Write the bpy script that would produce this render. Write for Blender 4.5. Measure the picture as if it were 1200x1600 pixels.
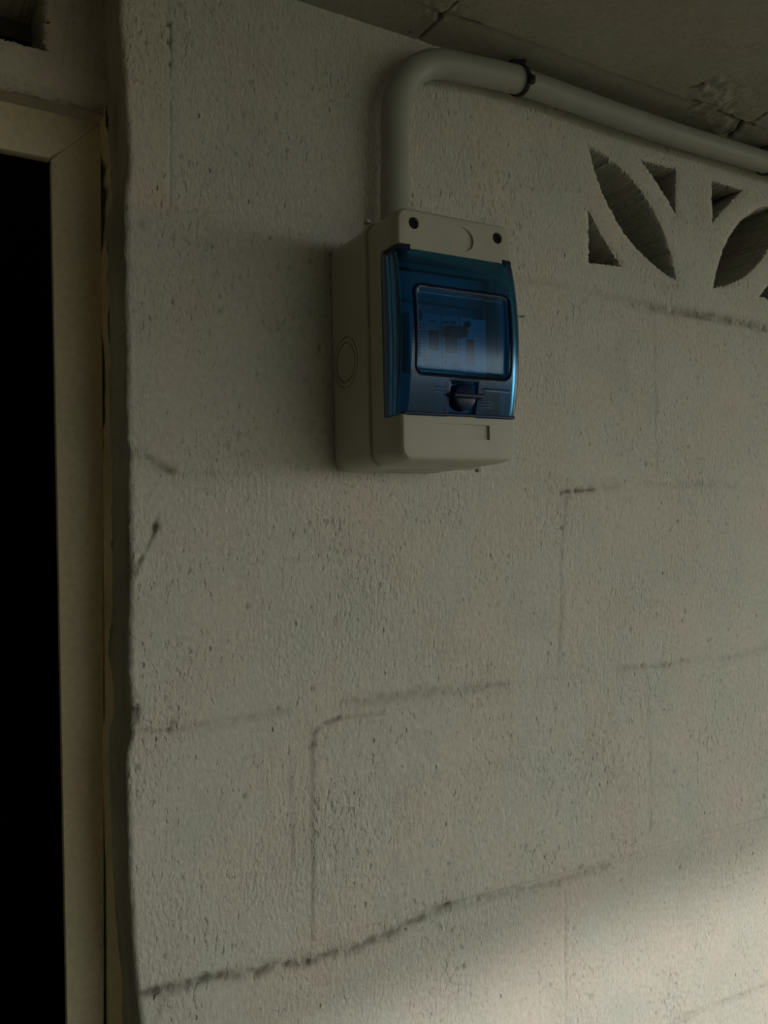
import bpy, bmesh, math, random
import numpy as np
from mathutils import Vector, Matrix
from mathutils.geometry import delaunay_2d_cdt

# ------------------------------------------------------------------ scene, camera, light
for o in list(bpy.data.objects):
    bpy.data.objects.remove(o, do_unlink=True)
SC = bpy.context.scene
COL = SC.collection
EYE = 1.67                     # camera height above the porch floor; all z below are given from eye level
R = math.radians

cam_d = bpy.data.cameras.new('camera')
cam_d.sensor_fit = 'HORIZONTAL'
cam_d.sensor_width = 36.0
cam_d.lens = 36.0 * 1250.0 / 1200.0
cam_d.clip_start = 0.01
cam = bpy.data.objects.new('camera', cam_d)
COL.objects.link(cam)
cam.location = (-0.1219, -0.6247, EYE)
_yaw, _pitch, _roll = R(28.698), R(0.890), R(-0.116)
_F = Vector((math.sin(_yaw) * math.cos(_pitch), math.cos(_yaw) * math.cos(_pitch), math.sin(_pitch)))
_Rt = Vector((math.cos(_yaw), -math.sin(_yaw), 0))
_U = _Rt.cross(_F)
_R2 = math.cos(_roll) * _Rt + math.sin(_roll) * _U
_U2 = -math.sin(_roll) * _Rt + math.cos(_roll) * _U
cam.rotation_euler = Matrix((_R2, _U2, -_F)).transposed().to_euler()
SC.camera = cam

SC.view_settings.view_transform = 'Standard'
SC.view_settings.look = 'None'
SC.view_settings.gamma = 1.0
SC.view_settings.use_curve_mapping = False
SC.view_settings.exposure = 0.0
SC.cycles.max_bounces = 6
SC.cycles.diffuse_bounces = 4
SC.cycles.transparent_max_bounces = 12

world = bpy.data.worlds.new('sky')
SC.world = world
world.use_nodes = True
_bg = world.node_tree.nodes['Background']
_bg.inputs['Color'].default_value = (0.94, 0.95, 0.88, 1)
_bg.inputs['Strength'].default_value = 2.52

sun_d = bpy.data.lights.new('sun', 'SUN')
sun_d.energy = 1.7
sun_d.angle = R(2.5)
sun_d.color = (1.0, 0.94, 0.90)
sun = bpy.data.objects.new('sun', sun_d)
COL.objects.link(sun)
SUN_AZ, SUN_EL = R(12.5), R(21.15)      # azimuth from the wall normal towards the right, elevation
_sd = Vector((math.sin(SUN_AZ) * math.cos(SUN_EL), -math.cos(SUN_AZ) * math.cos(SUN_EL), math.sin(SUN_EL)))
sun.rotation_euler = _sd.to_track_quat('Z', 'Y').to_euler()
sun.location = (3, -4, EYE + 1.5)

# ------------------------------------------------------------------ noise
_rng = np.random.RandomState(7)
_LAT = _rng.rand(256, 256)

def vnoise(x, y, s=0):
    x = np.asarray(x, float) + 17.3 * s
    y = np.asarray(y, float) + 41.7 * s
    xi = np.floor(x).astype(int); yi = np.floor(y).astype(int)
    fx = x - xi; fy = y - yi
    fx = fx * fx * (3 - 2 * fx); fy = fy * fy * (3 - 2 * fy)
    a = _LAT[xi % 256, yi % 256]; b = _LAT[(xi + 1) % 256, yi % 256]
    c = _LAT[xi % 256, (yi + 1) % 256]; d = _LAT[(xi + 1) % 256, (yi + 1) % 256]
    return (a * (1 - fx) + b * fx) * (1 - fy) + (c * (1 - fx) + d * fx) * fy * 1.0

def fbm(x, y, s=0, o=4):
    r = 0; a = 1; t = 0
    for k in range(o):
        r = r + a * (vnoise(x * 2 ** k, y * 2 ** k, s + 3 * k) - 0.5); t += a; a *= 0.5
    return r / t * 2

def polydist(x, z, pts):
    best = np.full(x.shape, 9.0)
    for (ax, az), (bx, bz) in zip(pts[:-1], pts[1:]):
        dx, dz = bx - ax, bz - az
        t = np.clip(((x - ax) * dx + (z - az) * dz) / (dx * dx + dz * dz + 1e-12), 0, 1)
        best = np.minimum(best, np.hypot(x - ax - t * dx, z - az - t * dz))
    return best

# ------------------------------------------------------------------ materials
def new_mat(name, rough=0.6, color=(0.5, 0.5, 0.5), spec=0.3):
    m = bpy.data.materials.new(name)
    m.use_nodes = True
    b = m.node_tree.nodes['Principled BSDF']
    b.inputs['Base Color'].default_value = (*color, 1)
    b.inputs['Roughness'].default_value = rough
    b.inputs['Specular IOR Level'].default_value = spec
    return m

def _n(nt, typ, **kw):
    n = nt.nodes.new(typ)
    for k, v in kw.items():
        setattr(n, k, v)
    return n

def paint_mat(name, col_a, col_b, dirt_col, stipple=0.75, rough=0.75, vert=0.55, pits=True, chroma=0.5):
    """matt wall paint: low-frequency tint drift, stippled relief, small pinholes, dirt from the mesh attribute"""
    m = new_mat(name, rough, col_a, 0.2)
    nt = m.node_tree; b = nt.nodes['Principled BSDF']
    geo = _n(nt, 'ShaderNodeNewGeometry')
    big = _n(nt, 'ShaderNodeTexNoise'); big.inputs['Scale'].default_value = 4.5; big.inputs['Detail'].default_value = 3
    nt.links.new(geo.outputs['Position'], big.inputs['Vector'])
    rmp = _n(nt, 'ShaderNodeMapRange'); rmp.inputs[1].default_value = 0.3; rmp.inputs[2].default_value = 0.7
    nt.links.new(big.outputs['Fac'], rmp.inputs[0])
    mix = _n(nt, 'ShaderNodeMix', data_type='RGBA')
    mix.inputs[6].default_value = (*col_a, 1); mix.inputs[7].default_value = (*col_b, 1)
    nt.links.new(rmp.outputs[0], mix.inputs[0])
    # slow drift between a pinkish and a greenish cast of the old paint
    cn = _n(nt, 'ShaderNodeTexNoise'); cn.inputs['Scale'].default_value = 11; cn.inputs['Detail'].default_value = 2
    nt.links.new(geo.outputs['Position'], cn.inputs['Vector'])
    cr = _n(nt, 'ShaderNodeMapRange'); cr.inputs[1].default_value = 0.32; cr.inputs[2].default_value = 0.68
    nt.links.new(cn.outputs['Fac'], cr.inputs[0])
    cm = _n(nt, 'ShaderNodeMix', data_type='RGBA')
    cm.inputs[6].default_value = (0.965, 1.0, 0.985, 1); cm.inputs[7].default_value = (1.045, 0.985, 0.965, 1)
    nt.links.new(cr.outputs[0], cm.inputs[0])
    cx = _n(nt, 'ShaderNodeMix', data_type='RGBA', blend_type='MULTIPLY'); cx.inputs[0].default_value = 1
    nt.links.new(mix.outputs[2], cx.inputs[6]); nt.links.new(cm.outputs[2], cx.inputs[7])
    mix = cx
    # fine mottling
    mot = _n(nt, 'ShaderNodeTexNoise'); mot.inputs['Scale'].default_value = 190; mot.inputs['Detail'].default_value = 5
    nt.links.new(geo.outputs['Position'], mot.inputs['Vector'])
    mr = _n(nt, 'ShaderNodeMapRange'); mr.inputs[1].default_value = 0.3; mr.inputs[2].default_value = 0.7
    mr.inputs[3].default_value = 0.90; mr.inputs[4].default_value = 1.06
    nt.links.new(mot.outputs['Fac'], mr.inputs[0])
    mul = _n(nt, 'ShaderNodeMix', data_type='RGBA', blend_type='MULTIPLY'); mul.inputs[0].default_value = 1
    nt.links.new(mix.outputs[2], mul.inputs[6]); nt.links.new(mr.outputs[0], mul.inputs[7])
    at = _n(nt, 'ShaderNodeAttribute', attribute_name='dirt')
    dm = _n(nt, 'ShaderNodeMix', data_type='RGBA')
    dm.inputs[7].default_value = (*dirt_col, 1)
    nt.links.new(at.outputs['Fac'], dm.inputs[0]); nt.links.new(mul.outputs[2], dm.inputs[6])
    last = dm.outputs[2]
    # stretched coordinates for the roller stipple
    mp = _n(nt, 'ShaderNodeMapping'); mp.inputs['Scale'].default_value = (1, 1, vert)
    nt.links.new(geo.outputs['Position'], mp.inputs['Vector'])
    st = _n(nt, 'ShaderNodeTexNoise'); st.inputs['Scale'].default_value = 330; st.inputs['Detail'].default_value = 3
    nt.links.new(mp.outputs[0], st.inputs['Vector'])
    st2 = _n(nt, 'ShaderNodeTexNoise'); st2.inputs['Scale'].default_value = 9; st2.inputs['Detail'].default_value = 2
    nt.links.new(geo.outputs['Position'], st2.inputs['Vector'])
    sm = _n(nt, 'ShaderNodeMapRange'); sm.inputs[1].default_value = 0.35; sm.inputs[2].default_value = 0.65
    sm.inputs[3].default_value = 0.35; sm.inputs[4].default_value = 1.0
    nt.links.new(st2.outputs['Fac'], sm.inputs[0])
    ml = _n(nt, 'ShaderNodeMath', operation='MULTIPLY')
    nt.links.new(st.outputs['Fac'], ml.inputs[0]); nt.links.new(sm.outputs[0], ml.inputs[1])
    h = ml.outputs[0]
    if pits:
        vo = _n(nt, 'ShaderNodeTexVoronoi'); vo.inputs['Scale'].default_value = 95; vo.inputs['Randomness'].default_value = 1
        nt.links.new(mp.outputs[0], vo.inputs['Vector'])
        pr = _n(nt, 'ShaderNodeMapRange'); pr.inputs[1].default_value = 0.05; pr.inputs[2].default_value = 0.13
        pr.inputs[3].default_value = 1; pr.inputs[4].default_value = 0
        nt.links.new(vo.outputs['Distance'], pr.inputs[0])
        sel = _n(nt, 'ShaderNodeSeparateColor'); nt.links.new(vo.outputs['Color'], sel.inputs[0])
        gt = _n(nt, 'ShaderNodeMath', operation='GREATER_THAN'); gt.inputs[1].default_value = 0.80
        nt.links.new(sel.outputs[0], gt.inputs[0])
        pm = _n(nt, 'ShaderNodeMath', operation='MULTIPLY')
        nt.links.new(pr.outputs[0], pm.inputs[0]); nt.links.new(gt.outputs[0], pm.inputs[1])
        pa = _n(nt, 'ShaderNodeMath', operation='MULTIPLY'); pa.inputs[1].default_value = 0.35
        nt.links.new(pm.outputs[0], pa.inputs[0])
        d2 = _n(nt, 'ShaderNodeMix', data_type='RGBA'); d2.inputs[7].default_value = (*dirt_col, 1)
        nt.links.new(pa.outputs[0], d2.inputs[0]); nt.links.new(last, d2.inputs[6]); last = d2.outputs[2]
        hs = _n(nt, 'ShaderNodeMath', operation='SUBTRACT')
        nt.links.new(h, hs.inputs[0]); nt.links.new(pm.outputs[0], hs.inputs[1]); h = hs.outputs[0]
    if pits:
        sn = _n(nt, 'ShaderNodeTexNoise'); sn.inputs['Scale'].default_value = 230; sn.inputs['Detail'].default_value = 2; sn.inputs['Roughness'].default_value = 0.6
        nt.links.new(mp.outputs[0], sn.inputs['Vector'])
        gate = _n(nt, 'ShaderNodeTexNoise'); gate.inputs['Scale'].default_value = 13; gate.inputs['Detail'].default_value = 3
        nt.links.new(geo.outputs['Position'], gate.inputs['Vector'])
        ad = _n(nt, 'ShaderNodeMath', operation='MULTIPLY_ADD'); ad.inputs[1].default_value = 0.45
        nt.links.new(gate.outputs['Fac'], ad.inputs[0]); nt.links.new(sn.outputs['Fac'], ad.inputs[2])
        sr = _n(nt, 'ShaderNodeMapRange'); sr.inputs[1].default_value = 0.83; sr.inputs[2].default_value = 1.02
        sr.inputs[3].default_value = 0.0; sr.inputs[4].default_value = 0.26
        nt.links.new(ad.outputs[0], sr.inputs[0])
        d3 = _n(nt, 'ShaderNodeMix', data_type='RGBA'); d3.inputs[7].default_value = (*dirt_col, 1)
        nt.links.new(sr.outputs[0], d3.inputs[0]); nt.links.new(last, d3.inputs[6]); last = d3.outputs[2]
        h2 = _n(nt, 'ShaderNodeMath', operation='MULTIPLY_ADD'); h2.inputs[1].default_value = -2.0
        nt.links.new(sr.outputs[0], h2.inputs[0]); nt.links.new(h, h2.inputs[2]); h = h2.outputs[0]
    nt.links.new(last, b.inputs['Base Color'])
    bp = _n(nt, 'ShaderNodeBump'); bp.inputs['Strength'].default_value = stipple; bp.inputs['Distance'].default_value = 0.0026
    nt.links.new(h, bp.inputs['Height']); nt.links.new(bp.outputs[0], b.inputs['Normal'])
    return m

def plastic_mat(name, col, rough=0.45, grain=0.08, spec=0.35, scale=900):
    m = new_mat(name, rough, col, spec)
    nt = m.node_tree; b = nt.nodes['Principled BSDF']
    tc = _n(nt, 'ShaderNodeTexCoord')
    t = _n(nt, 'ShaderNodeTexNoise'); t.inputs['Scale'].default_value = scale; t.inputs['Detail'].default_value = 2
    nt.links.new(tc.outputs['Object'], t.inputs['Vector'])
    bp = _n(nt, 'ShaderNodeBump'); bp.inputs['Strength'].default_value = grain; bp.inputs['Distance'].default_value = 0.0004
    nt.links.new(t.outputs['Fac'], bp.inputs['Height']); nt.links.new(bp.outputs[0], b.inputs['Normal'])
    t2 = _n(nt, 'ShaderNodeTexNoise'); t2.inputs['Scale'].default_value = 40; t2.inputs['Detail'].default_value = 4
    nt.links.new(tc.outputs['Object'], t2.inputs['Vector'])
    mr = _n(nt, 'ShaderNodeMapRange'); mr.inputs[3].default_value = 0.9; mr.inputs[4].default_value = 1.08
    nt.links.new(t2.outputs['Fac'], mr.inputs[0])
    mul = _n(nt, 'ShaderNodeMix', data_type='RGBA', blend_type='MULTIPLY'); mul.inputs[0].default_value = 1
    mul.inputs[6].default_value = (*col, 1); nt.links.new(mr.outputs[0], mul.inputs[7])
    nt.links.new(mul.outputs[2], b.inputs['Base Color'])
    return m

def tint_mat(name, tint, gloss_rough=0.2, body=(0.0, 0.05, 0.14), body_fac=0.25):
    """tinted clear plastic: coloured transparency, a little body colour, fresnel gloss"""
    m = bpy.data.materials.new(name); m.use_nodes = True
    nt = m.node_tree; nt.nodes.clear()
    out = _n(nt, 'ShaderNodeOutputMaterial')
    tr = _n(nt, 'ShaderNodeBsdfTransparent'); tr.inputs[0].default_value = (*tint, 1)
    df = _n(nt, 'ShaderNodeBsdfDiffuse'); df.inputs[0].default_value = (*body, 1)
    gl = _n(nt, 'ShaderNodeBsdfGlossy'); gl.inputs['Color'].default_value = (1, 1, 1, 1); gl.inputs['Roughness'].default_value = gloss_rough
    m1 = _n(nt, 'ShaderNodeMixShader'); m1.inputs[0].default_value = body_fac
    nt.links.new(tr.outputs[0], m1.inputs[1]); nt.links.new(df.outputs[0], m1.inputs[2])
    fr = _n(nt, 'ShaderNodeFresnel'); fr.inputs['IOR'].default_value = 1.4
    m2 = _n(nt, 'ShaderNodeMixShader')
    nt.links.new(fr.outputs[0], m2.inputs[0]); nt.links.new(m1.outputs[0], m2.inputs[1]); nt.links.new(gl.outputs[0], m2.inputs[2])
    nt.links.new(m2.outputs[0], out.inputs[0])
    return m

M = {}
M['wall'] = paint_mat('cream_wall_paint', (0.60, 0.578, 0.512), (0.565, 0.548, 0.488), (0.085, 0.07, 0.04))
M['wall_pink'] = paint_mat('pinkish_wall_paint', (0.62, 0.555, 0.475), (0.59, 0.54, 0.46), (0.085, 0.065, 0.04))
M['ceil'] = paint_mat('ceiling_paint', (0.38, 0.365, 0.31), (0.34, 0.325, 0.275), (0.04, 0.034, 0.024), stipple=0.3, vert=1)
M['over'] = paint_mat('recess_paint', (0.66, 0.59, 0.48), (0.62, 0.56, 0.46), (0.10, 0.075, 0.04))
M['frame'] = paint_mat('door_frame_enamel', (0.78, 0.68, 0.47), (0.73, 0.64, 0.45), (0.10, 0.07, 0.04), stipple=0.06, rough=0.42, pits=False)
M['mortar'] = paint_mat('mortar', (0.40, 0.33, 0.22), (0.36, 0.30, 0.2), (0.08, 0.06, 0.04), stipple=0.5)
M['box'] = plastic_mat('beige_grey_plastic', (0.42, 0.41, 0.33), 0.42)
M['pipe'] = plastic_mat('grey_pvc', (0.34, 0.332, 0.285), 0.42, grain=0.03)
M['black'] = plastic_mat('black_nylon', (0.012, 0.012, 0.013), 0.4)
M['hole'] = plastic_mat('hole_shade_brown', (0.018, 0.013, 0.010), 0.6, spec=0.1)  # near-black standing in for the shade inside the screw holes
M['blue'] = tint_mat('blue_clear_plastic', (0.25, 0.63, 0.85), body=(0.0, 0.055, 0.19), body_fac=0.08)
M['blue_dark'] = plastic_mat('navy_plastic', (0.003, 0.012, 0.055), 0.35, grain=0.0, spec=0.3)
M['rim'] = plastic_mat('navy_rim', (0.002, 0.005, 0.028), 0.6, grain=0.0, spec=0.1)
M['brk'] = plastic_mat('breaker_white', (0.72, 0.73, 0.72), 0.4)
M['brk_grey'] = plastic_mat('breaker_inner_panel', (0.50, 0.50, 0.46), 0.5)
M['brk_black'] = plastic_mat('breaker_black', (0.02, 0.02, 0.025), 0.35)
M['print'] = plastic_mat('grey_print', (0.16, 0.18, 0.2), 0.6)
M['floor'] = paint_mat('porch_concrete', (0.085, 0.08, 0.065), (0.07, 0.067, 0.056), (0.1, 0.09, 0.07), stipple=0.3, vert=1)
M['ground'] = paint_mat('yard_ground', (0.085, 0.08, 0.05), (0.06, 0.075, 0.04), (0.1, 0.09, 0.07), stipple=0.4, vert=1)
M['dark_room'] = paint_mat('unlit_room_black', (0.03, 0.028, 0.024), (0.025, 0.023, 0.02), (0.01, 0.01, 0.01), stipple=0.2)  # near-black colour stands in for the darkness of the unlit room
M['plain'] = paint_mat('porch_wall_paint', (0.42, 0.40, 0.31), (0.38, 0.36, 0.28), (0.1, 0.09, 0.06))
M['steel'] = plastic_mat('dull_steel', (0.5, 0.47, 0.4), 0.35)

# ------------------------------------------------------------------ object helpers
def link(name, me, mat, parent=None, smooth=True):
    o = bpy.data.objects.new(name, me)
    COL.objects.link(o)
    if mat is not None:
        me.materials.append(mat)
    if smooth and len(me.polygons):
        me.polygons.foreach_set('use_smooth', [True] * len(me.polygons))
    if parent is not None:
        o.parent = parent
    return o

def from_bm(name, bm, mat, parent=None, smooth=False, sharp=35):
    bmesh.ops.recalc_face_normals(bm, faces=bm.faces)
    me = bpy.data.meshes.new(name)
    bm.to_mesh(me); bm.free()
    o = link(name, me, mat, parent, smooth)
    if smooth:
        me.set_sharp_from_angle(angle=R(sharp))
    return o

def grid_mesh(name, co, mat, parent=None, dirt=None, flip=False):
    """co: (n, m, 3) array of points -> quad grid"""
    n, m = co.shape[:2]
    me = bpy.data.meshes.new(name)
    me.vertices.add(n * m)
    me.vertices.foreach_set('co', co.reshape(-1).astype(np.float32))
    i = np.arange((n - 1) * (m - 1)); a = (i // (m - 1)) * m + i % (m - 1)
    q = np.stack([a, a + 1, a + m + 1, a + m], 1)
    if flip:
        q = q[:, ::-1]
    me.loops.add(q.size); me.loops.foreach_set('vertex_index', q.reshape(-1).astype(np.int32))
    me.polygons.add(len(q)); me.polygons.foreach_set('loop_start', (np.arange(len(q)) * 4).astype(np.int32))
    me.update(calc_edges=True)
    if dirt is not None:
        at = me.attributes.new('dirt', 'FLOAT', 'POINT')
        at.data.foreach_set('value', np.clip(dirt, 0, 1).reshape(-1).astype(np.float32))
    return link(name, me, mat, parent, True)

def add_box(bm, x0, x1, y0, y1, z0, z1, bev=0.0, seg=2):
    r = bmesh.ops.create_cube(bm, size=1)
    vs = r['verts']
    for v in vs:
        v.co = Vector((x0 + (v.co.x + .5) * (x1 - x0), y0 + (v.co.y + .5) * (y1 - y0), z0 + (v.co.z + .5) * (z1 - z0)))
    if bev:
        es = list({e for v in vs for e in v.link_edges})
        bmesh.ops.bevel(bm, geom=es, offset=bev, segments=seg, profile=0.5, affect='EDGES')
    return bm

def box_obj(name, x0, x1, y0, y1, z0, z1, mat, parent=None, bev=0.0):
    bm = bmesh.new(); add_box(bm, x0, x1, y0, y1, z0, z1, bev)
    return from_bm(name, bm, mat, parent, smooth=bool(bev))

def tag(o, label, cat, group=None):
    o['label'] = label; o['category'] = cat
    if group: o['group'] = group
    return o

def struct(o):
    o['kind'] = 'structure'
    return o

def empty(name, loc=(0, 0, 0), rot=(0, 0, 0)):
    o = bpy.data.objects.new(name, None); COL.objects.link(o)
    o.location = loc; o.rotation_euler = rot; o.empty_display_size = 0.05
    return o

# ------------------------------------------------------------------ relief of the painted block wall (x along the wall, z from eye level)
ROWS = [0.4434, 0.242, 0.0423, -0.1564, -0.3589, -0.5503, -0.752]
EDGE = [(-0.0095,0.45),(-0.0083,0.3993),(-0.0067,0.3605),(-0.0048,0.3364),(-0.0018,0.2929),(-0.0013,0.2783),(-0.0036,0.2533),(-0.0034,0.2044),(-0.0028,0.1556),(-0.0022,0.1069),(-0.0012,0.0632),(0.0008,0.0560),(-0.0001,0.0292),(0.0005,-0.0387),(0.0003,-0.1112),(0.0022,-0.1403),(0.0014,-0.1595),(-0.0019,-0.1735),(-0.0003,-0.2313),(0.0012,-0.2795),(0.0047,-0.3282),(0.0066,-0.3574),(0.0095,-0.3765),(0.010,-0.42),(0.010,-1.7)]
_ez = np.array([e[1] for e in EDGE][::-1]); _ex = np.array([e[0] for e in EDGE][::-1])

def xedge(z):
    z = np.asarray(z, float)
    return np.interp(z, _ez, _ex) + 0.0011 * fbm(z * 70, z * 0 + 3.1, 5, 3)

# (points, groove depth, groove half-width, dirt amount, dirt half-width)
CRACKS = [
 ([(-0.0011,0.0545),(0.0108,0.0520),(0.0204,0.0474),(0.0317,0.0419)], .0014, .0022, .70, .0036),
 ([(0.0196,0.0025),(0.0181,-0.0073),(0.0124,-0.0195),(0.0048,-0.0340),(0.0006,-0.0445)], .0012, .0012, .80, .0017),
 ([(0.0215,0.009),(0.0196,0.0025),(0.0196,-0.0035)], .0015, .0012, .6, .0012),
 ([(0.1500,-0.1866),(0.1512,-0.1776),(0.1548,-0.1721),(0.1625,-0.1687),(0.1758,-0.1670)], .0020, .0016, .62, .0020),
 ([(0.1758,-0.1670),(0.1943,-0.1664),(0.2197,-0.1666)], .0010, .0014, .35, .0018),
 ([(0.1500,-0.1839),(0.1500,-0.2591),(0.1505,-0.3556)], .0007, .0010, .20, .0010),
 ([(0.0094,-0.3558),(0.0238,-0.3560),(0.0435,-0.3571),(0.0638,-0.3561),(0.0820,-0.3606),(0.1008,-0.3636),(0.1174,-0.3628),(0.1458,-0.3666)], .0024, .0028, .95, .0040),
 ([(0.1458,-0.3666),(0.1939,-0.3666),(0.2322,-0.3621),(0.2522,-0.3584),(0.2727,-0.3528),(0.2866,-0.3520)], .0020, .0032, .72, .0046),
 ([(0.2866,-0.3520),(0.3301,-0.3547),(0.4000,-0.3590),(0.4417,-0.3584),(0.4855,-0.3577)], .0012, .0030, .36, .0050),
 ([(0.0336,-0.3578),(0.0263,-0.3640),(0.0229,-0.3693),(0.0190,-0.3793),(0.016,-0.395)], .0012, .0016, .45, .0028),
 ([(0.4259,0.0330),(0.4446,0.0340),(0.4709,0.0358)], .0022, .0015, .60, .0015),
 ([(0.4259,0.0340),(0.4446,0.0350),(0.4709,0.0370),(0.5026,0.0395)], .0010, .0040, .30, .0045),
 ([(0.5947,0.0439),(0.6471,0.0465),(0.6912,0.0453)], .0008, .003, .18, .0040),
 ([(0.5054,-0.1553),(0.5194,-0.1532),(0.5431,-0.1545),(0.5724,-0.1557),(0.6078,-0.1552)], .0012, .0020, .34, .0032),
 ([(0.6663,-0.1564),(0.7055,-0.1536),(0.7464,-0.1492),(0.80,-0.150)], .0008, .0024, .24, .0045),
 ([(0.1819,-0.1540),(0.2328,-0.1538),(0.2874,-0.1536),(0.3538,-0.1566)], .0012, .0028, .36, .0046),
 ([(0.0583,-0.1577),(0.0845,-0.1568),(0.1118,-0.1553),(0.1286,-0.1567)], .0009, .0025, .28, .0036),
 ([(0.0032,-0.1562),(0.0322,-0.1600),(0.0583,-0.1577)], .0010, .0016, .25, .0018),
 ([(0.5528,0.2371),(0.5968,0.2378),(0.6495,0.2392),(0.6937,0.2386),(0.7521,0.2363),(0.83,0.237)], .0026, .0042, .58, .0055),
 ([(0.4700,0.2425),(0.5100,0.2415),(0.5528,0.2391)], .0008, .003, .14, .004),
 ([(0.0285,0.4434),(0.0290,0.3959),(0.0295,0.3809),(0.0296,0.3607)], .0014, .0012, .50, .0011),
 ([(0.0296,0.3607),(0.0302,0.3104),(0.0303,0.2449)], .0008, .0012, .16, .0012),
 ([(0.5832,-0.5432),(0.6293,-0.5447),(0.7172,-0.5500),(0.80,-0.551)], .0008, .0022, .25, .0036),
 ([(0.5575,0.2236),(0.5588,0.1533),(0.5608,0.0586)], .0007, .0022, .08, .003),
 ([(0.4309,0.0253),(0.4238,-0.0202),(0.4234,-0.0848),(0.4196,-0.1393)], .0008, .0028, .20, .0034),
 ([(0.5411,-0.1633),(0.5443,-0.2291),(0.5452,-0.3323)], .0007, .0028, .14, .0035),
 ([(0.1286,-0.1917),(0.1298,-0.2289),(0.1320,-0.2664),(0.1298,-0.3082)], .0006, .0022, .20, .0028),
 ([(0.3652,0.2060),(0.3699,0.2040),(0.3730,0.2050),(0.3778,0.2050)], .0020, .0007, .95, .0008),
 ([(0.4270,-0.3701),(0.4266,-0.4987),(0.4266,-0.55)], .0006, .0020, .10, .0025),
 ([(0.3700,0.2430),(0.4300,0.2440)], .0006, .0030, .08, .004),
]
# hand-placed pinholes and flakes: x, z, radius, depth, dirt
PITS = [(0.0196,-0.0009,.0028,.002,.75),(0.0032,-0.1462,.0035,.004,.9),(0.0052,-0.1400,.0025,.003,.7),(0.0322,-0.1536,.0022,.0016,.5),(0.0300,-0.1590,.0018,.0014,.45),(0.1128,0.2379,.0011,.0016,.95),(0.3290,0.3461,.0011,.0014,.9),(0.5942,0.0025,.0016,.0016,.6),(0.4513,0.3458,.0016,.0016,.7),(0.5198,-0.1123,.0018,.0012,.5),(0.1276,0.3146,.0011,.0014,.6),(0.0382,0.2895,.0012,.0014,.7),(0.4248,-0.0040,.0014,.0014,.55),(0.3608,0.1213,.0013,.0012,.4),(0.5452,0.0651,.0016,.0014,.55),(0.4866,-0.2284,.0020,.0012,.45),(0.2868,-0.3139,.0018,.0014,.5),(0.4460,-0.3496,.0024,.0012,.5),(0.3042,-0.4123,.0022,.0014,.55),(0.2960,-0.4130,.0016,.0010,.4),(0.1461,0.0459,.0014,.0012,.5),(0.2533,0.0043,.0014,.0012,.5),(0.5920,-0.3797,.0014,.0014,.7),(0.0079,0.2308,.0025,.0012,.35),(0.0290,0.392,.0016,.002,.95),(0.0287,0.378,.001,.0015,.8),(0.010,0.372,.001,.001,.5)]
_pr = np.random.RandomState(3)
for _ in range(420):
    x, z = _pr.uniform(0, .82), _pr.uniform(-.58, .43)
    r = abs(_pr.normal(0, .0006)) + .0005
    PITS.append((x, z, r, r * .8, _pr.uniform(.15, .5)))

JOINTS_H = ROWS[1:6]

def wall_relief(x, z):
    """height (towards the room, metres) and dirt of the painted face"""
    h = 0.0016 * fbm(x * 7, z * 7, 1, 3) + 0.00045 * fbm(x * 55, z * 40, 2, 3)
    patch = np.clip(fbm(x * 6 + 3, z * 6, 11, 2) * 2.2 + 0.35, 0, 1)
    h = h + 0.00034 * patch * fbm(x * 260, z * 170, 4, 2)
    dirt = np.clip(fbm(x * 22, z * 22, 6, 4) - 0.25, 0, 1) * 0.16
    wob = 0.0012 * fbm(x * 120, z * 120, 8, 2)
    for zr in JOINTS_H:
        m = 0.5 + 0.5 * fbm(x * 9, z * 0 + zr * 50, 12, 2)
        d = np.abs(z - zr + 0.004 * fbm(x * 8, z * 0 + zr * 31, 14, 2))
        h = h - 0.0008 * m * np.exp(-(d / .004) ** 2)
        dirt = dirt + 0.10 * m * np.exp(-(d / .0035) ** 2)
    for pts, gd, gw, da, dw in CRACKS:
        xs = [p[0] for p in pts]; zs = [p[1] for p in pts]
        s = (x > min(xs) - .02) & (x < max(xs) + .02) & (z > min(zs) - .02) & (z < max(zs) + .02)
        if not s.any():
            continue
        d = polydist(x[s], z[s], pts) + wob[s]
        k = np.clip(0.75 + 0.8 * fbm(x[s] * 160, z[s] * 160, 9, 2), 0.1, 1.3)
        h[s] -= gd * k * np.exp(-(d / gw) ** 2)
        dirt[s] += 0.72 * da * k * np.exp(-(d / (dw * 1.1)) ** 2)
    for px, pz, r, dp, da in PITS:
        s = (np.abs(x - px) < r * 3) & (np.abs(z - pz) < r * 3)
        if not s.any():
            continue
        d = np.hypot(x[s] - px, (z[s] - pz) * .8) + wob[s] * .4
        h[s] -= dp * np.exp(-(d / r) ** 2); dirt[s] += da * np.exp(-(d / r) ** 2)
    # lower left: the block left of the rounded one sits a touch lower
    h = h + 0.0012 / (1 + np.exp(-(x - 0.150) / .0008)) * ((z < -0.168) & (z > -0.350))
    return h, np.clip(dirt, 0, .92)

# ------------------------------------------------------------------ setting
XR = 3.2; XL = -1.6; YF = -1.9; YB = 2.4; TH = 0.14
ZF = -EYE                                  # floor, seen from eye level
def Zw(z): return z + EYE

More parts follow.
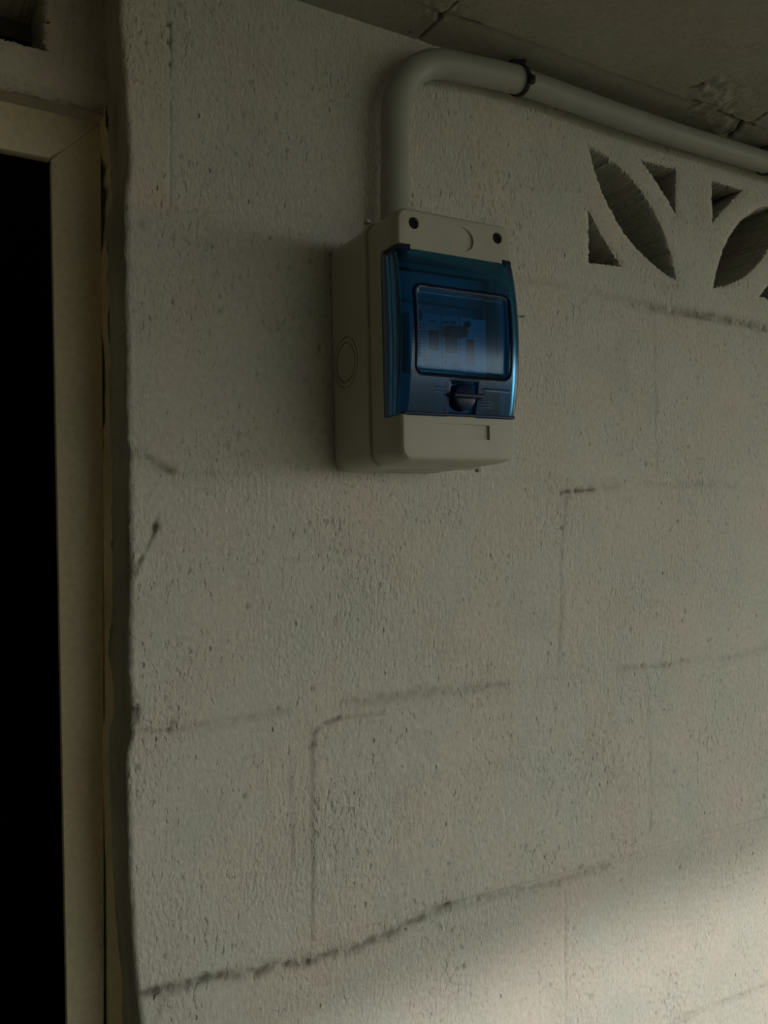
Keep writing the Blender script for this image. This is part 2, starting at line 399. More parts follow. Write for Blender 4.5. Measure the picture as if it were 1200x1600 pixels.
# block wall body behind the faces (opening kept free behind the pierced blocks)
bm = bmesh.new()
add_box(bm, 0.016, 0.427, 0.016, TH, Zw(ROWS[1]), Zw(0.50))
add_box(bm, 0.827, XR, 0.016, TH, Zw(ROWS[1]), Zw(0.50))
add_box(bm, 0.427, 0.827, 0.016, TH, Zw(0.4434), Zw(0.50))
add_box(bm, 0.016, XR, 0.016, TH, 0, Zw(ROWS[1]))
add_box(bm, XL, -0.93, 0.0, TH, 0, Zw(0.50))
add_box(bm, 1.62, XR, 0.0, 0.016, 0, Zw(0.50))
add_box(bm, 0.016, 1.62, 0.0, 0.016, 0, Zw(ROWS[6]))
wall_back = struct(from_bm('wall_back', bm, M['plain']))

def block(x0, x1, z0, z1, step, corner=False):
    nz = max(2, int(round((z1 - z0) / step)) + 1)
    zs = np.linspace(z0, z1, nz)
    nx = max(2, int(round((x1 - max(x0, 0)) / step)) + 1)
    if corner:
        xe = xedge(zs)[:, None]
        rr = 0.004
        yrev = np.concatenate([np.linspace(TH, 0.02, 16), np.linspace(0.018, rr, 10)])
        arc = np.linspace(0, math.pi / 2, 6)[1:-1]
        t = np.linspace(0, 1, nx)[None, :]
        xf = (xe + rr) + t * (x1 - xe - rr)
        zf = np.broadcast_to(zs[:, None], xf.shape).copy()
        h, d = wall_relief(xf, zf)
        yf = -h
        zr = np.broadcast_to(zs[:, None], (nz, len(yrev)))
        yr = np.broadcast_to(yrev[None, :], zr.shape)
        xr = xe + 0.0018 * fbm(yr * 30, zr * 18, 21, 3) * np.clip(yr / .02, 0, 1)
        dr = np.clip(0.22 + 0.5 * fbm(yr * 25, zr * 12, 23, 4), 0, .6)
        za = np.broadcast_to(zs[:, None], (nz, len(arc)))
        xa = xe + rr - rr * np.cos(arc)[None, :] + 0.0006 * fbm(za * 150, za * 0 + arc[None, :], 24, 2)
        ya = rr - rr * np.sin(arc)[None, :] + yf[:, :1] * np.sin(arc)[None, :]
        da = np.broadcast_to(d[:, :1] + .05, xa.shape)
        X = np.concatenate([xr, xa, xf], 1); Y = np.concatenate([yr, ya, yf], 1)
        Z = np.concatenate([zr, za, zf], 1); D = np.concatenate([dr, da, d], 1)
    else:
        xs = np.linspace(x0, x1, nx)
        X, Z = np.meshgrid(xs, zs)
        h, D = wall_relief(X, Z)
        Y = -h
        Y = np.concatenate([np.full((nz, 1), .016), Y], 1)      # side skirt
        X = np.concatenate([X[:, :1], X], 1); Z = np.concatenate([Z[:, :1], Z], 1); D = np.concatenate([D[:, :1], D], 1)
    # skirts on the other three sides
    X = np.concatenate([X, X[:, -1:]], 1); Z = np.concatenate([Z, Z[:, -1:]], 1); D = np.concatenate([D, D[:, -1:]], 1)
    Y = np.concatenate([Y, np.full((nz, 1), .016)], 1)
    X = np.concatenate([X[:1], X, X[-1:]], 0); Z = np.concatenate([Z[:1], Z, Z[-1:]], 0); D = np.concatenate([D[:1], D, D[-1:]], 0)
    Y = np.concatenate([np.maximum(Y[:1], .016), Y, np.maximum(Y[-1:], .016)], 0)
    co = np.stack([X, Y, Zw(Z)], 2)
    o = grid_mesh('block', co, M['wall'], wall_back, D)
    o.data.set_sharp_from_angle(angle=R(62))
    return o

FINE = 0.0016
BL = {0: [None, 0.030, 0.427], 1: [None, 0.150, 0.559, 0.96, 1.36, 1.62], 2: [None, 0.425, 0.825, 1.225, 1.62],
      3: [None, 0.139, 0.543, 0.943, 1.343, 1.62], 4: [None, 0.427, 0.827, 1.227, 1.62], 5: [None, 0.21, 0.61, 1.01, 1.41, 1.62]}
for r in range(6):
    z1, z0 = ROWS[r], ROWS[r + 1]
    if r == 0: z1 = 0.447
    xs = BL[r]
    for a, b in zip(xs[:-1], xs[1:]):
        fine = FINE if (a is None or a < 0.80) and r < 5 else 0.004
        o = block(-0.01 if a is None else a, b, z0, z1, fine, corner=a is None)
        if r == 0 and a is None:
            o.data.materials[0] = M['wall_pink']          # narrow made-up piece at the corner, older pinkish paint
for a, b in ((0.827, 1.227), (1.227, 1.62)):
    block(a, b, ROWS[1], 0.447, 0.004)

# pierced leaf-pattern vent blocks
def arc_pts(p, q, bulge, n):
    """circular-ish bow from p to q, bulging by `bulge` to the left of p->q"""
    p = np.array(p); q = np.array(q); d = q - p; L = np.hypot(*d); nrm = np.array([-d[1], d[0]]) / L
    t = np.linspace(0, 1, n)
    return [tuple(p + d * s + nrm * bulge * 4 * s * (1 - s)) for s in t]

def dens(poly, step):
    out = []
    for (a, b) in zip(poly, poly[1:] + poly[:1]):
        n = max(1, int(math.hypot(b[0] - a[0], b[1] - a[1]) / step))
        for k in range(n):
            out.append((a[0] + (b[0] - a[0]) * k / n, a[1] + (b[1] - a[1]) * k / n))
    return out

def inside(pt, poly):
    x, y = pt; c = False
    for (x1, y1), (x2, y2) in zip(poly, poly[1:] + poly[:1]):
        if (y1 > y) != (y2 > y) and x < (x2 - x1) * (y - y1) / (y2 - y1) + x1:
            c = not c
    return c

def pierced(name, outer, holes, parent, mat, yfront, depth, relief, seed, step=0.0035):
    rnd = random.Random(seed)
    loops = [dens(outer, step)]
    for hl in holes:
        pts = dens(hl, 0.0016)
        loops.append([(p[0] + rnd.gauss(0, .0006), p[1] + rnd.gauss(0, .0006)) for p in pts])
    V, E = [], []
    for lp in loops:
        s = len(V); V += lp; E += [(s + i, s + (i + 1) % len(lp)) for i in range(len(lp))]
    xs = [p[0] for p in outer]; zs = [p[1] for p in outer]
    hp = np.array([p for lp in loops[1:] for p in lp])
    gx, gz = np.arange(min(xs) + step, max(xs) - step * .5, step), np.arange(min(zs) + step, max(zs) - step * .5, step)
    for x in gx:
        for z in gz:
            pt = (x + rnd.uniform(-.3, .3) * step, z + rnd.uniform(-.3, .3) * step)
            if np.min(np.hypot(hp[:, 0] - pt[0], hp[:, 1] - pt[1])) < step * .55:
                continue
            if any(inside(pt, lp) for lp in loops[1:]):
                continue
            V.append(pt)
    vs, es, fs, *_ = delaunay_2d_cdt([Vector(p) for p in V], E, [], 0, 1e-7)
    P = np.array([tuple(v) for v in vs])
    keep = []
    for f in fs:
        c = P[list(f)].mean(0)
        if any(inside(c, lp) for lp in loops[1:]):
            continue
        keep.append(tuple(f))
    x, z = P[:, 0].copy(), P[:, 1].copy()
    h, d = relief(x, z)
    near = np.array([np.min(np.hypot(hp[:, 0] - a, hp[:, 1] - b)) for a, b in zip(x, z)])
    h = h - 0.0016 * np.exp(-(near / .0028) ** 2) + 0.0006 * fbm(x * 300, z * 300, 31, 2) * np.exp(-(near / .008) ** 2)
    verts = [(a, yfront - c, Zw(b)) for a, b, c in zip(x, z, h)]
    D = list(d)
    faces = list(keep)
    lay = [0.0, 0.004, 0.012, 0.03, 0.055, depth]
    for li, lp in enumerate(loops):
        n = len(lp); cx = sum(p[0] for p in lp) / n; cz = sum(p[1] for p in lp) / n
        la = np.array(lp); hh, dd = relief(la[:, 0].copy(), la[:, 1].copy())
        if li: hh = hh - 0.0016
        rings = []
        for k, dy in enumerate(lay):
            base = len(verts); rings.append(base)
            for i, p in enumerate(lp):
                tp = (1 - 0.9 * dy - (.03 if k else 0)) if li else 1.0
                j = (0.0006 if k == 1 else 0.0002) if li and k else 0
                verts.append((cx + (p[0] - cx) * tp + rnd.gauss(0, j), (yfront - hh[i]) if k == 0 else yfront + dy, Zw(cz + (p[1] - cz) * tp + rnd.gauss(0, j))))
                D.append(dd[i] + (0.12 if k else 0))
        for r0, r1 in zip(rings[:-1], rings[1:]):
            for i in range(n):
                faces.append((r0 + i, r0 + (i + 1) % n, r1 + (i + 1) % n, r1 + i))
    me = bpy.data.meshes.new(name)
    me.from_pydata(verts, [], faces); me.update()
    at = me.attributes.new('dirt', 'FLOAT', 'POINT'); at.data.foreach_set('value', np.clip(np.array(D), 0, 1).astype(np.float32))
    bm = bmesh.new(); bm.from_mesh(me)
    bmesh.ops.remove_doubles(bm, verts=bm.verts, dist=1e-5)
    bmesh.ops.recalc_face_normals(bm, faces=bm.faces); bm.to_mesh(me); bm.free()
    o = link(name, me, mat, parent, True); me.set_sharp_from_angle(angle=R(50))
    return o

def leaf_cell(x0, x1, z0, z1, mirror):
    """square field with one diagonal leaf and two corner triangles; returns hole outlines"""
    w, hgt = x1 - x0, z1 - z0
    def m(p):
        u, v = p
        return (x0 + (1 - u if mirror else u) * w, z0 + v * hgt)
    leaf = arc_pts((0, 1), (1, 0), .225, 26)[:-1] + arc_pts((1, 0), (0, 1), .205, 26)[:-1]
    t1 = [(0.0, 0.0)] + arc_pts((0.37, 0.02), (0.0, 0.44), .018, 12)
    t2 = [(1.0, 1.0)] + arc_pts((0.58, 1.0), (1.0, 0.60), .014, 12)
    return [[m(p) for p in q] for q in (leaf, t1, t2)]

pierced('vent_block', [(0.427, ROWS[1]), (0.627, ROWS[1]), (0.627, 0.447), (0.427, 0.447)],
        leaf_cell(0.465, 0.596, 0.273, 0.3985, False), wall_back, M['wall'], 0.0, 0.10, wall_relief, 5)
pierced('vent_block', [(0.627, ROWS[1]), (0.827, ROWS[1]), (0.827, 0.447), (0.627, 0.447)],
        leaf_cell(0.656, 0.787, 0.272, 0.398, True), wall_back, M['wall'], 0.0, 0.10, wall_relief, 6)

# wall filling over the door, set back in the opening
def over_relief(x, z):
    h = 0.002 * fbm(x * 12, z * 12, 41, 3) + 0.0006 * fbm(x * 90, z * 90, 42, 2)
    dd = np.clip(fbm(x * 25, z * 25, 43, 4) - .1, 0, 1) * .3
    h = h - 0.010 * np.exp(-((z - 0.350) / .004) ** 2)
    return h, dd
wall_over = struct(pierced('wall_over_door', [(-0.93, 0.350), (-0.004, 0.345), (-0.006, 0.447), (-0.93, 0.447)],
        [[(-0.185, 0.384), (-0.0515, 0.3855), (-0.0525, 0.4425), (-0.185, 0.4425)]], None, M['over'], 0.070, 0.065, over_relief, 9, step=0.006))

# ceiling: finely modelled over the wall, plain slab elsewhere
CK = [([(0.2566,-0.0654),(0.2555,-0.0581),(0.2549,-0.0500),(0.2553,-0.0423),(0.2572,-0.0352),(0.2571,-0.0269),(0.2570,-0.0163),(0.2568,0.0036)], .0025, .0012, .75, .0014),
 ([(0.2553,-0.0440),(0.2556,-0.0390)], .006, .0028, .95, .0030),
 ([(0.2562,-0.0630),(0.2558,-0.0600)], .004, .0018, .95, .0018),
 ([(0.2711,-0.0468),(0.2815,-0.0484),(0.2932,-0.0485)], .002, .0016, .6, .0016),
 ([(0.6050,-0.0481),(0.6252,-0.0467),(0.6522,-0.0423)], .005, .0017, .95, .0019),
 ([(0.6522,-0.0423),(0.6584,-0.0537),(0.6541,-0.0702)], .004, .0015, .85, .0016),
 ([(0.6522,-0.0423),(0.6610,-0.0273),(0.6637,-0.0150)], .005, .0018, .8, .0018),
 ([(0.5412,-0.0667),(0.5464,-0.0750)], .005, .0018, .9, .0018),
 ([(0.5657,-0.0476),(0.5749,-0.0497)], .005, .0018, .9, .0018),
 ([(0.6628,-0.0448),(0.6640,-0.0455)], .006, .0026, .95, .0024),
 ([(0.05,-0.0465),(0.273,-0.0459),(0.3395,-0.0480),(0.4501,-0.0475),(0.5587,-0.0453),(0.9,-0.045)], .0008, .0018, .16, .0026),
 ([(0.2182,-0.0417),(0.2184,-0.0420)], .003, .0012, .9, .0012), ([(0.2442,-0.0061),(0.2443,-0.0065)], .003, .0014, .8, .0014)]

def ceil_relief(x, y):
    h = 0.0012 * fbm(x * 8, y * 8, 51, 3) + 0.0004 * fbm(x * 70, y * 70, 52, 3)
    dirt = np.clip(fbm(x * 18, y * 18, 53, 4), 0, 1) * .2
    # flaking patches
    for fx, fy, fr in ((0.585, -0.055, .03), (0.645, -0.03, .028), (0.56, -0.075, .018), (0.25, -0.05, .02)):
        w = np.exp(-((x - fx) ** 2 + (y - fy) ** 2) / fr ** 2)
        h = h + 0.0045 * w * fbm(x * 110, y * 110, 54, 3)
        dirt = dirt - 0.2 * w * fbm(x * 110, y * 110, 54, 3)
    # proud drip of plaster
    d = polydist(x, y, [(0.5137,-0.1302),(0.5268,-0.1408),(0.5441,-0.1501)])
    h = h + 0.0025 * np.exp(-(d / .0022) ** 2) * np.clip(.6 + fbm(x * 200, y * 200, 57, 2), 0, 1.4)
    wob = 0.0011 * fbm(x * 130, y * 130, 58, 2)
    for pts, gd, gw, da, dw in CK:
        d = polydist(x, y, pts) + wob
        h = h - gd * np.exp(-(d / gw) ** 2); dirt = dirt + da * np.exp(-(d / dw) ** 2)
    # band beside the wall sits slightly higher
    h = h - 0.0015 / (1 + np.exp(-(y + 0.046) / .002))
    return h, np.clip(dirt, 0, .95)

ZC = ROWS[0]
bm = bmesh.new()
cx0, cx1, cy0, cy1 = 0.05, 0.86, -0.26, 0.012
add_box(bm, XL, cx0, YF, YB, Zw(ZC), Zw(ZC + .12))
add_box(bm, cx1, XR, YF, YB, Zw(ZC), Zw(ZC + .12))
add_box(bm, cx0, cx1, YF, cy0, Zw(ZC), Zw(ZC + .12))
add_box(bm, cx0, cx1, cy1, YB, Zw(ZC), Zw(ZC + .12))
add_box(bm, cx0, cx1, cy0, cy1, Zw(ZC + .02), Zw(ZC + .12))
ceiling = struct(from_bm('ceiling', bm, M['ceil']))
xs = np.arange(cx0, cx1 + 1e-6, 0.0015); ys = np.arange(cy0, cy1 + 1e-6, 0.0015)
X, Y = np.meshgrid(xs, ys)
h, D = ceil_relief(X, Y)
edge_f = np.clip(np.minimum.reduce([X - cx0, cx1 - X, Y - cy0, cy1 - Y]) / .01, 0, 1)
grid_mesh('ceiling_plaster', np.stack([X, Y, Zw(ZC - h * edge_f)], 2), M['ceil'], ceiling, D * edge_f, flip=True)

# porch and the dark room behind
floor = struct(box_obj('floor', XL, XR, YF, YB, -0.12, 0, M['floor']))
struct(box_obj('wall_left', XL - .15, XL, YF - .15, YB, -0.12, Zw(ZC + .12), M['plain']))
struct(box_obj('wall_front', XL, 0.225, YF - .15, YF, -0.12, Zw(ZC + .12), M['plain']))
# unseen head added over the porch opening, its edge shaped to cut the sun
sx, sz = -YF * math.tan(SUN_AZ), -YF / math.cos(SUN_AZ) * math.tan(SUN_EL)
SUN_CUT = [(-0.21, -1.2), (-0.20, -0.72), (-0.18, -0.62), (-0.14, -0.545), (-0.08, -0.485), (0.00, -0.445), (0.08, -0.422), (0.16, -0.406), (0.26, -0.392), (0.45, -0.378), (0.80, -0.373), (2.9, -0.373)]
bm = bmesh.new()
lo = [(x + sx, z + sz) for x, z in SUN_CUT]
pl = lo + [(lo[-1][0], ZC + .10), (lo[0][0], ZC + .10)]
fv = [bm.verts.new((x, YF, Zw(z))) for x, z in pl]; kv = [bm.verts.new((x, YF - .12, Zw(z))) for x, z in pl]
bm.faces.new(fv); bm.faces.new(kv[::-1])
for i in range(len(pl)):
    bm.faces.new((fv[i], kv[i], kv[(i + 1) % len(pl)], fv[(i + 1) % len(pl)]))
struct(from_bm('sun_cut_head_1', bm, M['plain']))
bm = bmesh.new()
add_box(bm, XL, XR, YB, YB + .1, 0, Zw(ZC + .1))
add_box(bm, XR - .1, XR, TH, YB, 0, Zw(ZC))
add_box(bm, XL, XL + .02, TH, YB, 0, Zw(ZC))
add_box(bm, XL, XR, TH, YB, 0.0, 0.004)
add_box(bm, XL, XR, TH + .03, YB, Zw(ZC) - .004, Zw(ZC))
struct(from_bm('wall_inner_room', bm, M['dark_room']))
struct(box_obj('ground', -25, 25, -30, 25, -0.32, -0.14, M['ground']))

# door frame set back in the opening
door = struct(empty('door_1', (-0.45, 0.09, 0)))
def put(o, par):
    o.parent = par; o.matrix_parent_inverse = Matrix.Translation(-Vector(par.location))
    return o
def prism(name, poly_bot, poly_top, zb, zt, mat, bev=0.003):
    bm = bmesh.new()
    b = [bm.verts.new((x, y, zb)) for x, y in poly_bot]; t = [bm.verts.new((x, y, zt)) for x, y in poly_top]
    n = len(b)
    bm.faces.new(b[::-1]); bm.faces.new(t)
    for i in range(n):
        bm.faces.new((b[i], b[(i + 1) % n], t[(i + 1) % n], t[i]))
    bmesh.ops.bevel(bm, geom=list(bm.edges), offset=bev, segments=2, profile=.5, affect='EDGES')
    return from_bm(name, bm, mat, None, smooth=True)
FZ = 0.3055
def jx(z): return -0.0470 + (0.305 - z) * 0.0215          # inner face of the right jamb
def jr(z): return -0.0068 + (0.305 - z) * 0.0105
zb, zt = -EYE, FZ - 0.0006
def jpoly(z): return [(jx(z), .090), (min(jr(z), .0035), .090), (min(jr(z), .0035), .102), (jx(z), .102)]
# the visible joint of the mitre: jamb runs up with a slanted top
bm = bmesh.new()
zs_ = [-EYE, 0.0, FZ]
rings = []
for z in zs_:
    rings.append([bm.verts.new((x, y, Zw(z))) for x, y in jpoly(z)])
top = [bm.verts.new((-0.0068, .090, Zw(FZ + .040))), bm.verts.new((-0.0068, .102, Zw(FZ + .040)))]
for a, b in zip(rings[:-1], rings[1:]):
    for i in range(4):
        bm.faces.new((a[i], a[(i + 1) % 4], b[(i + 1) % 4], b[i]))
bm.faces.new(rings[0][::-1])
t = rings[-1]
bm.faces.new((t[0], t[1], top[0])); bm.faces.new((t[3], top[1], t[2])); bm.faces.new((t[1], t[2], top[1], top[0])); bm.faces.new((t[0], top[0], top[1], t[3]))
bmesh.ops.bevel(bm, geom=list(bm.edges), offset=.0016, segments=2, profile=.5, affect='EDGES')
put(from_bm('jamb', bm, M['frame'], None, True), door)
bm = bmesh.new()
q = [(-0.90, FZ - .004), (-0.0476, FZ + .0008), (-0.0330, FZ + .0138), (-0.0060, FZ + .0400), (-0.86, FZ + .0405)]
f = [bm.verts.new((x, .0905, Zw(z))) for x, z in q]; k = [bm.verts.new((x, .102, Zw(z))) for x, z in q]
bm.faces.new(f); bm.faces.new(k[::-1])
for i in range(5):
    bm.faces.new((f[i], k[i], k[(i + 1) % 5], f[(i + 1) % 5]))
bmesh.ops.bevel(bm, geom=list(bm.edges), offset=.0014, segments=2, profile=.5, affect='EDGES')
put(from_bm('head', bm, M['frame'], None, True), door)
put(box_obj('jamb', -0.93, -0.885, .090, .135, 0, Zw(FZ + .04), M['frame'], bev=.002), door)
# fillet of mortar squeezed between head, wall filling and reveal
zz = np.linspace(-0.60, 0.352, 480)
gl = np.zeros_like(zz); gr = np.zeros_like(zz)
for a, b, g in ((0.235, 0.318, .0058), (0.080, 0.165, .0030), (0.06, 0.078, .0026)):
    gl += g * np.clip(np.minimum((zz - a), (b - zz)) / .012, 0, 1) * (0.75 + .5 * fbm(zz * 90, zz * 0, 61, 2))
for a, b, g in ((0.330, 0.352, .0028), (0.222, 0.245, .0020), (0.150, 0.182, .0016), (0.10, 0.108, .0016), (-0.022, -0.010, .0022), (.285, .300, .001)):
    gr += g * np.clip(np.minimum((zz - a), (b - zz)) / .005, 0, 1)
xl_ = np.minimum(np.array([min(jr(z), .0035) for z in zz]), xedge(zz) - .0022) - .0004 + np.clip(gl, 0, .0056)
xr_ = xedge(zz) - gr * .9 + .0010
xr_ = np.maximum(xr_, xl_ + .0006)
u = np.linspace(0, 1, 7)[None, :]
X = xl_[:, None] + (xr_ - xl_)[:, None] * u
Y = .0885 - .0165 * u + .0015 * fbm(X * 150, zz[:, None] * 60, 62, 2)
Y = np.concatenate([np.full((len(zz), 1), .100), Y, Y[:, -1:] + .012], 1)
X = np.concatenate([X[:, :1], X, X[:, -1:]], 1)
Z = np.broadcast_to(zz[:, None], X.shape)
fil = grid_mesh('mortar_fillet', np.stack([X, Y, Zw(Z)], 2), M['frame'], wall_back, np.clip(.02 + .3 * fbm(X * 60, Z * 30, 63, 3), 0, .3))
# lump of mortar at the head of the frame
# ------------------------------------------------------------------ distribution box
BX, BZ = 0.2240, 0.1430
ROT = R(-1.3)
box = empty('breaker_box', (BX, -0.002, Zw(BZ)), (0, ROT, 0))
tag(box, 'beige grey breaker box with blue see-through door fixed to the block wall', 'breaker box')

def rrect(hw, hh, r, n=6, cx=0, cz=0):
    pts = []
    for sx, sz, a0 in ((1, 1, 0), (-1, 1, 90), (-1, -1, 180), (1, -1, 270)):
        for k in range(n + 1):
            a = R(a0 + 90 * k / n)
            pts.append((cx + sx * (hw - r) + r * math.cos(a), cz + sz * (hh - r) + r * math.sin(a)))
    return pts

def loft(rings, cap0=True, cap1=True, bm=None):
    """rings: list of (y, [(x,z)...]) with equal counts"""
    bm = bm or bmesh.new()
    R_ = [[bm.verts.new((x, y, z)) for x, z in pts] for y, pts in rings]
    n = len(R_[0])
    for a, b in zip(R_[:-1], R_[1:]):
        for i in range(n):
            bm.faces.new((a[i], a[(i + 1) % n], b[(i + 1) % n], b[i]))
    if cap0: bm.faces.new(R_[0])
    if cap1: bm.faces.new(R_[-1][::-1])
    return bm

def cyl_bm(bm, c, r, y0, y1, n=32):
    pts = [(c[0] + r * math.cos(2 * math.pi * i / n), c[1] + r * math.sin(2 * math.pi * i / n)) for i in range(n)]
    return loft([(y0, pts), (y1, pts)], bm=bm)

def boolean(o, cutters, op='DIFFERENCE'):
    for c in cutters:
        md = o.modifiers.new('b', 'BOOLEAN'); md.operation = op; md.object = c; md.solver = 'EXACT'
        bpy.context.view_layer.update()
        me = bpy.data.meshes.new_from_object(o.evaluated_get(bpy.context.evaluated_depsgraph_get()))
        o.modifiers.clear(); old = o.data; o.data = me; bpy.data.meshes.remove(old)
        bpy.data.objects.remove(c, do_unlink=True)
    return o

def finish(o, sharp=30):
    me = o.data
    me.polygons.foreach_set('use_smooth', [True] * len(me.polygons)); me.set_sharp_from_angle(angle=R(sharp))
    return o

HW, HH = 0.0555, 0.0970
# back tray: open towards the room
bm = loft([(0.0, rrect(HW - .0015, HH - .0015, .010)), (-.002, rrect(HW, HH, .011)), (-.0585, rrect(HW - .0012, HH - .001, .011)),
           (-.0590, rrect(HW + .0006, HH + .0006, .012)), (-.0655, rrect(HW + .0004, HH + .0004, .012)), (-.0665, rrect(HW - .0008, HH - .0008, .011)),
           (-.0665, rrect(HW - .0035, HH - .0035, .009)), (-.010, rrect(HW - .0040, HH - .0040, .009))])
base = from_bm('back_tray', bm, M['box'], None, True)
# knock-out rings pressed into the left side and the underside
def ring_cut(c, axis, ro, ri, depth=.0020):
    bm = bmesh.new(); n = 48
    for r, s in ((ro, 1), (ri, -1)):
        pass
    v = []
    for k, off in enumerate((-depth, depth * 3)):
        for r in (ro, ri):
            v.append([bm.verts.new((off, r * math.cos(2 * math.pi * i / n), r * math.sin(2 * math.pi * i / n))) for i in range(n)])
    def side(a, b):
        for i in range(n):
            bm.faces.new((a[i], a[(i + 1) % n], b[(i + 1) % n], b[i]))
    side(v[0], v[2]); side(v[1], v[3]); side(v[0], v[1]); side(v[2], v[3])
    o = from_bm('cutter', bm, None)
    o.rotation_euler = {'x': (0, R(180), 0), 'z': (0, R(90), 0)}[axis]
    o.location = c
    bpy.context.view_layer.update()
    return o
boolean(base, [ring_cut((-HW + .0006, -.0250, -.0070), 'x', .0214, .0202), ring_cut((-HW + .0006, -.0250, -.0070), 'x', .0169, .0157),
               ring_cut((0.0, -.0300, -HH + .0005), 'z', .0160, .0152)])
finish(base).parent = box

# front cover with the door bay cut out
bm = loft([(-.0660, rrect(.0535, .0955, .010)), (-.0680, rrect(.0540, .0960, .0105)), (-.1000, rrect(.0533, .0950, .0100)),
           (-.1080, rrect(.0530, .0944, .0095)), (-.1103, rrect(.0523, .0937, .0088)), (-.1116, rrect(.0510, .0924, .0076)), (-.1120, rrect(.0494, .0908, .0060))])
cover = from_bm('front_cover', bm, M['box'], None, True)
DT, DTS, DBm = 0.0620, 0.0668, -0.0600
def cut_box(*a):
    bm = bmesh.new(); add_box(bm, *a); return from_bm('cutter', bm, None)
cuts = [cut_box(-.07, .07, -.13, -.0880, DBm, DT), cut_box(-.07, -.0420, -.13, -.0880, DBm + .05, DTS), cut_box(.0428, .07, -.13, -.0880, DBm + .05, DTS),
        cut_box(-.0470, .0470, -.1050, -.05, -.0560, .0580), cut_box(-.0470, .0470, -.0860, -.05, -.0880, .0880)]
bm = bmesh.new(); cyl_bm(bm, (-.0386, .0832), .0045, -.13, -.075, 36); cuts.append(from_bm('cutter', bm, None))
bm = bmesh.new(); cyl_bm(bm, (.0386, .0832), .0045, -.13, -.075, 36); cuts.append(from_bm('cutter', bm, None))
def wedge(x0, x1, z0, z1, d):       # recess, flush at x0 and d deep at x1
    bm = bmesh.new()
    v = [bm.verts.new(c) for c in ((x0, -.1115, z0), (x1, -.112 + d, z0), (x1, -.112 + d, z1), (x0, -.1115, z1), (x0, -.13, z0), (x1, -.13, z0), (x1, -.13, z1), (x0, -.13, z1))]
    for f in ((0, 1, 2, 3), (4, 5, 6, 7), (0, 1, 5, 4), (3, 2, 6, 7), (1, 2, 6, 5), (0, 3, 7, 4)):
        bm.faces.new([v[i] for i in f])
    return from_bm('cutter', bm, None)
cuts.append(wedge(-.026, .0270, -.0775, -.0660, .0026))
bm = bmesh.new()
n = 40
ov = [(.0030 + .0125 * math.cos(2 * math.pi * i / n), .0770 + .0098 * math.sin(2 * math.pi * i / n)) for i in range(n)]
a = [bm.verts.new((x, -.1121 + .0022 * max(0, (x + .0005) / .016), z)) for x, z in ov]
b = [bm.verts.new((x, -.13, z)) for x, z in ov]
bm.faces.new(a); bm.faces.new(b[::-1])
for i in range(n): bm.faces.new((a[i], a[(i + 1) % n], b[(i + 1) % n], b[i]))
cuts.append(from_bm('cutter', bm, None))
boolean(cover, cuts)
finish(cover).parent = box
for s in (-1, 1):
    bm = bmesh.new(); cyl_bm(bm, (s * .0386, .0832), .00445, -.1098, -.0870, 36)  # dark disc added in each screw hole to paint its inner shade
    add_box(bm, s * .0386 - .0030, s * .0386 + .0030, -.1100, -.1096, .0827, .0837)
    from_bm('hole_shade_disc', bm, M['hole'], box)
# small hinge pins of the cover
for (x, z) in ((-.0520, .0982), (.0500, -.0982)):
    bm = bmesh.new(); add_box(bm, x - .0020, x + .0020, -.0660, -.0600, z - .0016, z + .0016, .0008)
    from_bm('cover_lug', bm, M['box'], box, True)

# blue door
def door_depth(u, v):
    t = np.clip((v - DBm) / (DT - DBm), 0, 1)
    d = 0.1125 + 0.0085 * np.sin(math.pi * t) ** 0.8 - .0015 * (1 - t)
    # window field set in behind its rim
    qx = np.abs(u + .0008) - (.0430 - .006); qz = np.abs(v - .0022) - (.0325 - .006)
    sdv = np.hypot(np.maximum(qx, 0), np.maximum(qz, 0)) + np.minimum(np.maximum(qx, qz), 0) - .006
    d = d - 0.0030 * np.clip(-(sdv + .0005) / .003, 0, 1)
    # pocket for the turn latch
    inx = np.clip((.0140 - np.abs(u)) / .0008, 0, 1) * np.clip((-.0330 - v) / .0008, 0, 1)
    d = d - 0.0060 * inx
    return d
HWd = 0.0528; rf = 0.007
vs_ = np.unique(np.concatenate([np.linspace(DBm + .0006, DT - .0006, 118), [-.0330, -.0338]]))
us_ = np.unique(np.concatenate([np.linspace(-(HWd - rf), HWd - rf, 91), [-.0140, -.0132, .0132, .0140]]))
ang = np.linspace(0, math.pi / 2, 8)
rows_ = []
for v in vs_:
    dface = door_depth(us_, np.full_like(us_, v))
    De = float(dface[0])
    left = [(-HWd, .0885), (-HWd, .5 * (.0885 + De - rf))] + [(-(HWd - rf) - rf * math.cos(a), De - rf + rf * math.sin(a)) for a in ang[:-1]]
    De2 = float(dface[-1])
    right = [((HWd - rf) + rf * math.sin(a), De2 - rf + rf * math.cos(a)) for a in ang[1:]] + [(HWd, .5 * (.0885 + De2 - rf)), (HWd, .0885)]
    pts = left + list(zip(us_, dface)) + right
    rows_.append([(u, -d, v) for u, d in pts])
